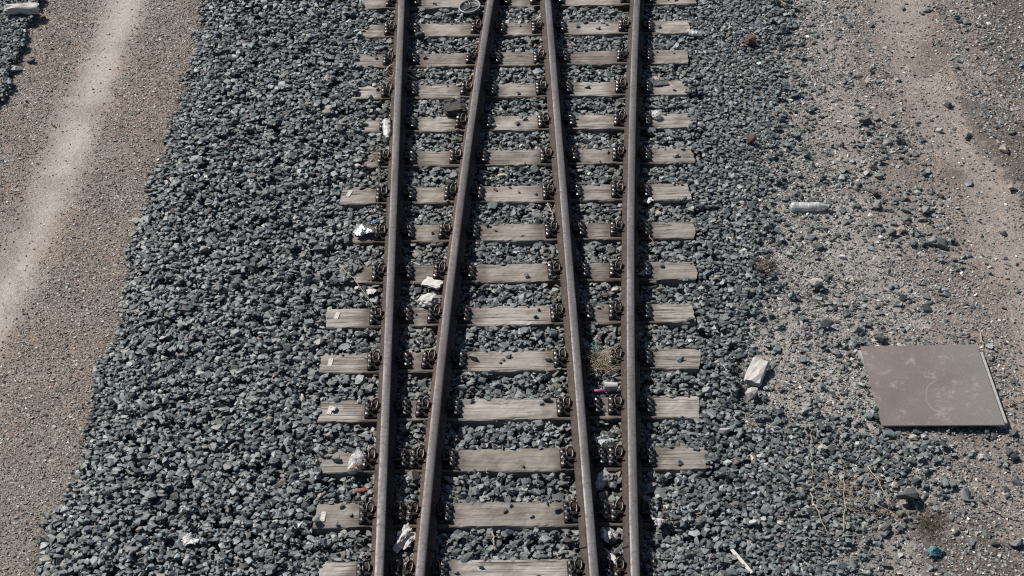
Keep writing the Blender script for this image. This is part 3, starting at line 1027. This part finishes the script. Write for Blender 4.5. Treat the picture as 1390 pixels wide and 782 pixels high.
def slab(name, px, py, s, material, label, cat, rz=0.0, seed=0, tilt=(0, 0), lift=None, q=80):
    bm = bmesh.new()
    r = np.random.default_rng(seed)
    bmesh.ops.create_cube(bm, size=1)
    bmesh.ops.scale(bm, vec=s, verts=bm.verts)
    bmesh.ops.subdivide_edges(bm, edges=list(bm.edges), cuts=3, use_grid_fill=True)
    for v in bm.verts:
        v.co += Vector(r.normal(0, 1, 3)) * min(s[0], s[1]) * 0.045 * (1 if abs(v.co.z) < 1 else 1)
        v.co.z *= 1 - 0.25 * (abs(v.co.x) * 2 / s[0]) ** 4 * .5
    bmesh.ops.bevel(bm, geom=[e for e in bm.edges if e.calc_face_angle(0) > .9], offset=min(s) * .12, segments=1, affect='EDGES')
    p = spot(px, py, min(s[0], s[1]) * .45, s[2] * .45, q)
    o = new_obj(name, mesh_from_bm(bm, name, material), None, p, (tilt[0], tilt[1], rz))
    return tag(o, label, cat)

def rock(px, py, size, material, label, seed, group=None, flat=.55, cat="rock", name="rock", asp=.72):
    r = np.random.default_rng(seed)
    size *= .86
    pts = r.normal(size=(14, 3)); pts /= np.linalg.norm(pts, axis=1)[:, None]
    pts = np.sign(pts) * np.abs(pts) ** .8 * np.array([1, asp, flat]) * r.uniform(.78, 1.12, (14, 1)) * size / 2
    bm = bmesh.new()
    vs = [bm.verts.new(q) for q in pts]
    bmesh.ops.convex_hull(bm, input=vs)
    for v in [v for v in bm.verts if not v.link_faces]:
        bm.verts.remove(v)
    bmesh.ops.bevel(bm, geom=list(bm.edges), offset=size * .012, segments=1, affect='EDGES')
    p = spot(px, py, size * .3, size * flat * .36, 70)
    o = new_obj(name, mesh_from_bm(bm, name, material), None, p, (r.normal(0, .1), r.normal(0, .1), r.uniform(0, 6)))
    return tag(o, label, cat, group)

def twig(px, rad, material, label, name="twig", cat="twig", lift=0.012, group=None, forks=0, seed=0):
    r = np.random.default_rng(seed + 900)
    pts = []
    base = spot(*px[0], .02, lift)
    for a, b in zip(px[:-1], px[1:]):
        pa, pb = spot(*a, .03, lift), spot(*b, .03, lift)
        n = 5
        for k in range(n):
            q = pa.lerp(pb, k / n)
            q += Vector(r.normal(0, .006, 3)) * (1 if k else .3)
            pts.append(q)
    pts.append(spot(*px[-1], .03, lift))
    zf = max(p.z for p in pts)
    for p in pts: p.z = p.z * .4 + zf * .6
    bm = bmesh.new()
    tube(bm, [p - base for p in pts], rad, 6, .5)
    for k in range(forks):
        i = int(r.integers(2, len(pts) - 1))
        d = (pts[min(i + 1, len(pts) - 1)] - pts[i - 1]).normalized()
        d = Matrix.Rotation(r.choice([-1, 1]) * r.uniform(.5, 1.0), 3, 'Z') @ d
        l = r.uniform(.05, .12)
        tube(bm, [pts[i] - base, pts[i] - base + d * l * .5 + Vector((0, 0, .01)), pts[i] - base + d * l + Vector((0, 0, .012))], rad * .7, 5, .4)
    o = new_obj(name, mesh_from_bm(bm, name, material, True), None, base)
    return tag(o, label, cat, group)

def tuft(name, px, py, w, d, h, n, material, label, cat, seed=0, rad=.0016):
    r = np.random.default_rng(seed)
    p = spot(px, py, .05, 0, 60)
    bm = bmesh.new()
    for k in range(n):
        a = Vector((r.normal(0, w * .22), r.normal(0, d * .22), 0))
        dr = Vector((r.normal(0, 1), r.normal(0, 1), r.uniform(.1, 1.0))).normalized()
        l = r.uniform(.4, 1.1) * max(w, d) * .42
        pts = [a + Vector((0, 0, r.uniform(0, h * .4)))]
        for s in range(3):
            dr = (dr + Vector(r.normal(0, .38, 3)) - Vector((0, 0, .22))).normalized()
            q = pts[-1] + dr * l / 3
            q.z = max(.004, min(q.z, h))
            pts.append(q)
        tube(bm, pts, rad * r.uniform(.7, 1.5), 3, .5)
    o = new_obj(name, mesh_from_bm(bm, name, material), None, p)
    return tag(o, label, cat)

# --- steel cover plate on its concrete frame
cz = 0.0
TL, TR, BR, BL = (at(a, b, cz) for a, b in ((1167.5, 470), (1326, 467), (1364.5, 577), (1197, 578)))
ctr = (TL + TR + BR + BL) / 4
cov = new_obj("cover_plate", None, None, (ctr.x, ctr.y, -0.055))
tag(cov, "square rusty brown steel cover plate lying on a pale frame in the gravel", "cover plate")
bm = bmesh.new()
def prism(bm, pts, z0, z1, bev):
    lo = [bm.verts.new((p[0], p[1], z0)) for p in pts]; hi = [bm.verts.new((p[0], p[1], z1)) for p in pts]
    n = len(pts)
    for k in range(n):
        bm.faces.new((lo[k], lo[(k + 1) % n], hi[(k + 1) % n], hi[k]))
    bm.faces.new(lo[::-1]); bm.faces.new(hi)
    bmesh.ops.recalc_face_normals(bm, faces=bm.faces)
    bmesh.ops.bevel(bm, geom=list(bm.edges), offset=bev, segments=2, affect='EDGES')
prism(bm, [(q.x - ctr.x, q.y - ctr.y) for q in (BL, BR, TR, TL)], 0.043, 0.055, 0.003)
new_obj("steel_sheet", mesh_from_bm(bm, "steel_sheet", M_cover), cov)
FR = [at(a, b, cz - .02) for a, b in ((1215, 558), (1368, 575), (1334, 478), (1164, 476))]
bm = bmesh.new()
fr = [(q.x - ctr.x, q.y - ctr.y) for q in FR]
prism(bm, fr, -0.07, 0.040, 0.004)
new_obj("frame", mesh_from_bm(bm, "frame", M_concrete), cov)

# --- the small spoked wheel by the top edge
wp = spot(637.5, 9, .06, .055)
wh = new_obj("spoked_wheel", None, None, wp, (R(4), R(-9), R(20)))
tag(wh, "small dark wheel with a grey rim and short spokes lying between two rails", "wheel")
bm = bmesh.new()
RW = .108
ring = []
tube_pts = [(RW * math.cos(a), RW * math.sin(a), 0) for a in np.linspace(0, 2 * math.pi, 41)[:-1]]
n1 = len(tube_pts); rings = []
for k, q in enumerate(tube_pts):
    a = 2 * math.pi * k / n1; e = Vector((math.cos(a), math.sin(a), 0))
    rings.append([bm.verts.new(Vector(q) + e * (.010 * math.cos(t)) + Vector((0, 0, .013 * math.sin(t)))) for t in np.linspace(0, 2 * math.pi, 9)[:-1]])
for k in range(n1):
    A, B = rings[k], rings[(k + 1) % n1]
    for j in range(8):
        bm.faces.new((A[j], B[j], B[(j + 1) % 8], A[(j + 1) % 8]))
new_obj("rim", mesh_from_bm(bm, "rim", M_greyrim, True), wh)
bm = bmesh.new()
lathe(bm, [(.096, -.010), (.098, -.004), (.03, -.020), (.02, -.021)], 32)
new_obj("dish", mesh_from_bm(bm, "dish", M_black), wh)
bm = bmesh.new()
lathe(bm, [(.024, -.018), (.026, -.004), (.018, .004), (.01, .005)], 18)
new_obj("hub", mesh_from_bm(bm, "hub", M_black, True), wh)
for (x0, y0, x1, y1) in ((-.012, .018, -.022, .094), (.012, .018, .022, .094), (-.018, -.014, -.088, -.034), (.018, -.014, .088, -.034)):
    bm = bmesh.new()
    tube(bm, [(x0, y0, -.006), ((x0 + x1) / 2, (y0 + y1) / 2, .0), (x1, y1, -.004)], .0055, 6)
    new_obj("spoke", mesh_from_bm(bm, "spoke", M_greyrim, True), wh)

# --- bottles, cup, wrappers
bottle(525, 176, .31, .043, R(-84), M_milky, M_white, "milky crushed plastic bottle lying along the outer rail on the sleeper ends", crush=.14, seed=1)
bottle(1100, 281, .36, .046, R(2), M_milky, M_dkgrey, "large milky plastic bottle with dark cap lying on the bare dirt", crush=.10, seed=2)
bottle(943, 45, .17, .034, R(-28), M_milky, None, "small flattened milky bottle on ballast beyond the outermost sleeper end", crush=.30, seed=3)
bottle(483, 625, .27, .044, R(84), M_clear, M_blue, "clear crushed plastic bottle with blue cap and brown dregs on a sleeper end", crush=.28, seed=4, dregs=M_amber)
bottle(817, 650, .24, .038, R(74), M_clear, None, "clear crushed bottle without cap between the close rails beside the cover plate side", crush=.32, seed=5)

cp = spot(829, 525, .04, .034)
cup = new_obj("paper_cup", None, None, cp, (R(-90), R(8), R(94)))
tag(cup, "white paper cup lying on its side next to the pink tube", "cup")
bm = bmesh.new()
lathe(bm, [(.005, -.052), (.030, -.053), (.0305, -.050), (.043, .052), (.041, .053), (.0285, -.045), (.004, -.046)], 24)
new_obj("cup_wall", mesh_from_bm(bm, "cup_wall", M_paper, False), cup)
bm = bmesh.new()
rr = [[bm.verts.new(((.043 + .0028 * math.cos(t)) * math.cos(a), (.043 + .0028 * math.cos(t)) * math.sin(a), .053 + .0028 * math.sin(t))) for t in np.linspace(0, 2 * math.pi, 7)[:-1]] for a in np.linspace(0, 2 * math.pi, 25)[:-1]]
for k in range(24):
    for j in range(6):
        bm.faces.new((rr[k][j], rr[(k + 1) % 24][j], rr[(k + 1) % 24][(j + 1) % 6], rr[k][(j + 1) % 6]))
new_obj("cup_rim", mesh_from_bm(bm, "cup_rim", M_white, True), cup)

tp = spot(814, 531, .03, .016)
tb = new_obj("plastic_tube", None, None, tp, (0, R(90), R(4)))
tag(tb, "slim magenta plastic tube lying against the paper cup", "tube")
bm = bmesh.new()
lathe(bm, [(.010, -.062), (.0155, -.060), (.016, .044), (.012, .050), (.006, .051)], 16)
new_obj("tube_body", mesh_from_bm(bm, "tube_body", M_pink, True), tb)
bm = bmesh.new()
lathe(bm, [(.011, .046), (.0125, .049), (.0115, .068), (.007, .070)], 14)
new_obj("tube_cap", mesh_from_bm(bm, "tube_cap", M_dkgrey, True), tb)

tin_p = spot(569.5, 47, .03, .028)
tin = new_obj("tin_can", None, None, tin_p, (0, R(90), R(25)))
tag(tin, "small dark dented tin with a pale end, beside the outer rail near the photo top", "tin can")
bm = bmesh.new()
lathe(bm, [(.024, -.042), (.027, -.040), (.026, -.02), (.028, 0), (.026, .02), (.027, .040), (.024, .042)], 18)
new_obj("can_body", mesh_from_bm(bm, "can_body", M_darkstone, True), tin)
bm = bmesh.new()
lathe(bm, [(.023, .0425), (.0275, .043), (.0275, .048), (.022, .048), (.021, .046)], 18)
new_obj("can_lid", mesh_from_bm(bm, "can_lid", M_paper, True), tin)

sheet("foil_bag", 493, 318, .25, .20, .075, M_foil, "crumpled silver foil bag on a half buried sleeper end", "foil bag", 11, R(-25))
sheet("plastic_bag", 549, 735, .16, .38, .075, M_paper, "long crumpled white plastic bag between the two rails on the path side", "plastic bag", 12, R(-14), .35)
crumple("crumpled_cup", 582, 408, (.15, .17, .10), M_paper, "crumpled whitish cup just nearer than the flat white foam piece", "cup", 13, R(-40), .32)
crumple("pale_cup", 891, 156, (.085, .12, .08), M_milky, "pale crumpled cup standing by a sleeper outside the outer rail", "cup", 14, R(10), .25)
sheet("wrapper", 880, 274, .13, .11, .03, M_paper, "pale crumpled wrapper outside the outer rail, level with the big milky bottle", "wrapper", 15, R(-50))
sheet("wrapper", 869, 372, .10, .12, .035, M_greyrim, "grey crumpled wrapper touching the outer rail on the cover plate side", "wrapper", 16, R(40))
sheet("clear_bag", 821, 602, .19, .17, .055, M_clear, "crumpled clear plastic film just beyond the capless clear bottle", "plastic film", 17, .4)
sheet("tissue", 823, 729, .10, .16, .045, M_paper, "white crumpled tissue between the close rails, nearer than the capless bottle", "tissue", 18, .3)
sheet("paper_strip", 831, 757, .05, .21, .02, M_paper, "narrow white paper strip trailing nearer than the crumpled tissue", "paper", 19, .45)
sheet("paper_scrap", 504, 398, .10, .15, .03, M_paper, "torn white paper scrap in ballast beside the outer rail, nearer than the foil bag", "paper", 20, .2)
sheet("paper_scrap", 893, 709, .10, .09, .03, M_paper, "torn white scrap in ballast by the outer rail, nearest the camera on that side", "paper", 21, -.6)
sheet("paper_scrap", 250, 693, .08, .07, .035, M_white, "small white crumpled scrap alone on the broad ballast, beyond a larger one", "paper", 22, .2)
sheet("paper_scrap", 258, 736, .13, .17, .05, M_white, "larger white crumpled scrap on the broad ballast between path and sleepers", "paper", 23, .7)
crumple("rubber_scrap", 490, 666, (.11, .04, .03), M_red, "small curved red rubber scrap on ballast nearer than the blue capped bottle", "rubber scrap", 24, R(12), .25)
sheet("turquoise_rag", 1268, 752, .16, .11, .045, M_teal, "small turquoise plastic rag on the dirt nearer than the cover plate", "rag", 25, .2)
sheet("blue_scrap", 507, 302, .07, .05, .015, M_blue, "tiny blue plastic scrap just beyond the silver foil bag", "plastic scrap", 26, .3)
sheet("blue_scrap", 541, 382, .045, .04, .02, M_white, "tiny bluish white scrap in the shade of the outer rail", "plastic scrap", 27, .3)
slab("foam_piece", 587, 385, (.16, .11, .022), M_foam, "flat white foam piece lying between the two rails on the path side", "foam piece", R(-24), 31)
slab("brick_slab", 617, 146, (.19, .20, .07), M_darkbrick, "dark flat brick slab between the angled rail and the outer rail", "brick", R(6), 32, (0, R(5)))
slab("pale_block", 1027, 505, (.13, .27, .05), M_whitestone, "white angular block at the ballast edge, between sleepers and cover plate", "stone block", R(-20), 33, (R(6), 0))
slab("pale_strip", 1007, 762, (.024, .27, .010), M_foam, "thin pale strip lying slantwise on the nearest ballast", "strip", R(28), 34)
slab("pale_block", 29, 12, (.34, .13, .09), M_whitestone, "long pale stone block on the far patch of ballast", "stone block", R(4), 35)
slab("dark_scrap", 896, 113, (.15, .09, .015), M_darkstone, "dark flat scrap on a sleeper end outside the outer rail", "scrap", R(12), 36)
rock(1019, 54, .17, M_brick, "rusty brown lump on the ballast, the farther of two brown lumps", 41, flat=.9, cat="brick lump", name="brown_lump")
rock(1020, 190, .14, M_brick, "rusty brown lump on the ballast, the nearer of two brown lumps", 42, flat=.9, cat="brick lump", name="brown_lump")

# --- dry plants
tuft("dry_grass", 816, 494, .24, .34, .10, 420, M_straw, "clump of tangled dry grass between the two close rails", "dry grass", 51)
tuft("dry_weed", 1258, 712, .34, .30, .08, 170, M_weed, "dark brown dead weed on the dirt beyond the turquoise rag", "dead weed", 52)
tuft("dry_weed", 1037, 362, .24, .26, .04, 120, M_brick, "thin reddish dead weed at the ballast edge, nearer than the big milky bottle", "dead weed", 53, .0013)
tuft("dry_grass", 535, 118, .10, .62, .09, 90, M_straw, "sparse dry grass stalks caught along the outer rail beyond the milky bottle", "dry grass", 54, .0016)
tuft("dry_weed", 1150, 668, .7, .5, .05, 70, M_stick, "thin scatter of dead stalks on the ballast nearer than the cover plate", "dead weed", 55, .0018)
def tangle():
    r = np.random.default_rng(61)
    p0 = spot(805, 474, .04, .02)
    bm = bmesh.new()
    for s in range(9):
        p = Vector((r.normal(0, .03), r.normal(0, .04), r.uniform(0, .03))); d = Vector(r.normal(0, 1, 3)).normalized(); pts = [p.copy()]
        for k in range(14):
            d = (d + Vector(r.normal(0, .6, 3)) - p * 5).normalized()
            p = p + d * .018
            p.z = min(max(p.z, .0), .06)
            pts.append(p.copy())
        tube(bm, pts, .0028, 4)
    tag(new_obj("string_tangle", mesh_from_bm(bm, "string_tangle", M_teal), None, p0), "tangle of turquoise string on top of the dry grass clump", "string")
tangle()

# --- twigs and straws
TW = [([(1145, 722), (1146, 680), (1145, 635)], .0045, M_straw, "long straight straw standing out pale on the ballast nearer than the cover plate", 0),
      ([(1100, 626), (1101, 600), (1099, 575)], .004, M_straw, "short pale straw on ballast between the white block and the cover plate", 0),
      ([(1160, 693), (1182, 697), (1203, 698)], .007, M_weed, "brown branched twig lying crosswise on the stones", 2),
      ([(1178, 634), (1195, 660), (1212, 692)], .0045, M_stick, "thin bent twig slanting just nearer than the plate corner", 1),
      ([(1100, 670), (1112, 700), (1124, 726)], .0045, M_stick, "thin slanting twig on the side of the long straw facing the rails", 1),
      ([(1077, 453), (1070, 475), (1061, 498)], .005, M_straw, "pale bent stalk on the gravel beyond the white block", 1),
      ([(1130, 730), (1160, 728), (1192, 725)], .0035, M_straw, "thin pale stalk crossing the near end of the long straw", 0),
      ([(1053, 0), (1060, 5), (1067, 11)], .014, M_straw, "thick tan stick at the top edge of the photo", 0),
      ([(1057, 144), (1069, 155), (1081, 171)], .005, M_straw, "pale forked stalk on the ballast edge beyond the big milky bottle", 1),
      ([(1223, 301), (1238, 310), (1256, 321)], .008, M_darkbrick, "dark thin stick on the sandy patch", 0),
      ([(1331, 452), (1332, 462), (1334, 474)], .007, M_stick, "short brown stick poking up at the far corner of the cover plate", 0),
      ([(668, 722), (670, 735), (672, 749)], .008, M_stick, "short tan stick on ballast between the last two sleepers", 0),
      ([(806, 590), (810, 596), (814, 603)], .007, M_stick, "short tan stick beside the crumpled clear film", 0),
      ([(744, 276), (748, 288), (752, 301)], .006, M_stick, "short stick lying beside the angled rail beyond the sleeper with the foil bag", 0),
      ([(522, 98), (529, 92), (536, 86)], .013, M_straw, "thick pale stick beside the outer rail beyond the milky bottle", 0),
      ([(501, 202), (514, 221), (515, 250), (510, 288)], .0045, M_weed, "long curved grey stalk beside the outer rail between bottle and foil bag", 2),
      ([(463, 361), (490, 395), (512, 425)], .004, M_stick, "long thin stalk slanting over ballast and sleeper end nearer than the foil bag", 0),
      ([(883, 296), (876, 312), (888, 330)], .004, M_straw, "curved pale stalk outside the outer rail just nearer than the pale wrapper", 0),
      ([(1345, 690), (1362, 700), (1382, 706)], .006, M_stick, "brown twig on the dirt at the side edge of the photo", 1)]
for k, (px, rad, mt, lb, fk) in enumerate(TW):
    twig(px, rad, mt, lb, forks=fk, seed=k)

# --- single stones that stand out
G1, G2 = "stones lying on the sleepers", "single rocks lying about on the dirt"
ST = [(510, 78, .07, M_darkstone, "dark stone on the outer end of the sleeper near the tin"), (577, 78, .07, M_darkstone, "dark stone on the second sleeper nearer than the wheel, inside the outer rail"),
      (513, 121, .065, M_darkstone, "dark stone on a sleeper end next to the thick pale stick"), (587, 316, .055, M_darkstone, "small dark stone on the sleeper that carries the foil bag"),
      (727, 430, .06, M_darkstone, "dark stone near the middle of the sleeper behind the grass clump"), (643, 485, .11, M_greystone, "big grey stone on a sleeper beside the angled rail"),
      (744, 487, .08, M_greystone, "bluish grey stone on the sleeper next to the dry grass clump"), (937, 435, .11, M_darkstone, "dark stone on the outer sleeper end nearest to the cover plate side"),
      (640, 544, .07, M_greystone, "small grey stone on the far edge of the sleeper by the pink tube"), (742, 541, .10, M_darkstone, "dark stone on the sleeper by the pink tube, next to the rail clips"),
      (458, 623, .11, M_greystone, "grey stone on the sleeper end beside the blue capped bottle"), (429, 704, .10, M_greystone, "grey stone at the tip of the tagged sleeper by the white bag"),
      (756, 690, .09, M_greystone, "grey stone in the middle of the sleeper beyond the white bag"), (463, 686, .07, M_tanstone, "tan pebble at the far edge of the tagged sleeper by the white bag"),
      (477, 699, .05, M_greystone, "small grey pebble on the tagged sleeper by the white bag")]
for k, (a, b, s, mt, lb) in enumerate(ST):
    rock(a, b, s, mt, lb, 300 + k, G1, name="stone", cat="stone")
RK = [(1175, 163, .17, M_darkstone, "dark flat rock beside a smaller one on the dirt beyond the big bottle"), (1190, 160, .12, M_greystone, "grey rock touching a larger dark flat rock"),
      (1312, 30, .13, M_greystone, "grey rock near the dark soil at the photo top"), (1183, 34, .09, M_darkstone, "small black rock beside the pale trail near the photo top"),
      (1300, 89, .13, M_darkstone, "dark rock beside the pale trail, the second from the photo top"), (1287, 142, .14, M_darkstone, "dark rock lying right on the pale trail"),
      (1315, 185, .13, M_darkstone, "dark rock on the outer side of the pale trail"), (1365, 202, .17, M_tanstone, "large tan rock on the dark soil by the photo edge"),
      (1275, 177, .10, M_palestone, "small pale rock on the near side of the pale trail"), (1187, 261, .13, M_darkstone, "dark rock beside the big milky bottle on the dirt"),
      (1190, 278, .14, M_greystone, "grey rock just nearer than the dark rock beside the big bottle"), (1212, 316, .12, M_darkstone, "black rock on the sandy patch by the dark stick"),
      (1226, 311, .12, M_tanstone, "tan rock on the sandy patch by the dark stick"), (1281, 331, .19, M_darkstone, "long dark rock at the end of the dark stick"),
      (1264, 327, .13, M_palestone, "pale rock leaning on the long dark rock"), (1145, 349, .09, M_whitestone, "round white pebble nearer than the big milky bottle"),
      (1107, 383, .16, M_palestone, "flat pale stone on the gravel nearer than the big milky bottle"), (1257, 285, .15, M_greystone, "grey rock beyond the sandy patch"),
      (1362, 316, .10, M_darkstone, "small dark rock on the near end of the pale trail"), (1373, 255, .15, M_tanstone, "brownish rock by the photo edge, nearer than the large tan rock"),
      (1123, 438, .15, M_darkstone, "dark wedge shaped rock beyond the cover plate, on the rail side"), (1165, 446, .12, M_greystone, "grey rock just beyond the cover plate corner"),
      (1195, 460, .13, M_darkstone, "dark rock touching the far edge of the cover plate"), (1311, 671, .16, M_greystone, "smooth grey rock on the dirt nearer than the plate"),
      (1231, 673, .22, M_darkstone, "large dark rock between the long straw and the smooth grey rock"), (1378, 737, .15, M_greystone, "grey rock by the photo edge near its bottom corner"),
      (1351, 737, .11, M_darkstone, "dark rock beside the grey rock near the bottom corner"), (1033, 619, .09, M_palestone, "pale pinkish stone on the ballast nearer than the white block"),
      (1115, 609, .11, M_palestone, "pale stone beside the short straw on the ballast"), (983, 583, .13, M_palestone, "pale stone on ballast near the tagged sleepers' other ends"),
      (1021, 533, .17, M_palestone, "pale stone just nearer than the white block"), (1023, 708, .09, M_whitestone, "white pebble on the ballast by the nearest sleepers"),
      (185, 299, .13, M_whitestone, "white stone at the edge of the dirt path and the ballast"), (20, 94, .17, M_palestone, "pale rock on the dirt path near the far ballast patch"),
      (42, 83, .12, M_darkstone, "dark rock on the dirt path beside the pale rock"), (174, 287, .05, M_palestone, "tiny pale stone beside the white stone at the path edge"),
      (344, 190 + 295, .09, M_palestone, "pale stone on the broad ballast near the path edge")]
for k, (a, b, s, mt, lb) in enumerate(RK):
    rock(a, b, s, mt, lb, 400 + k, G2)
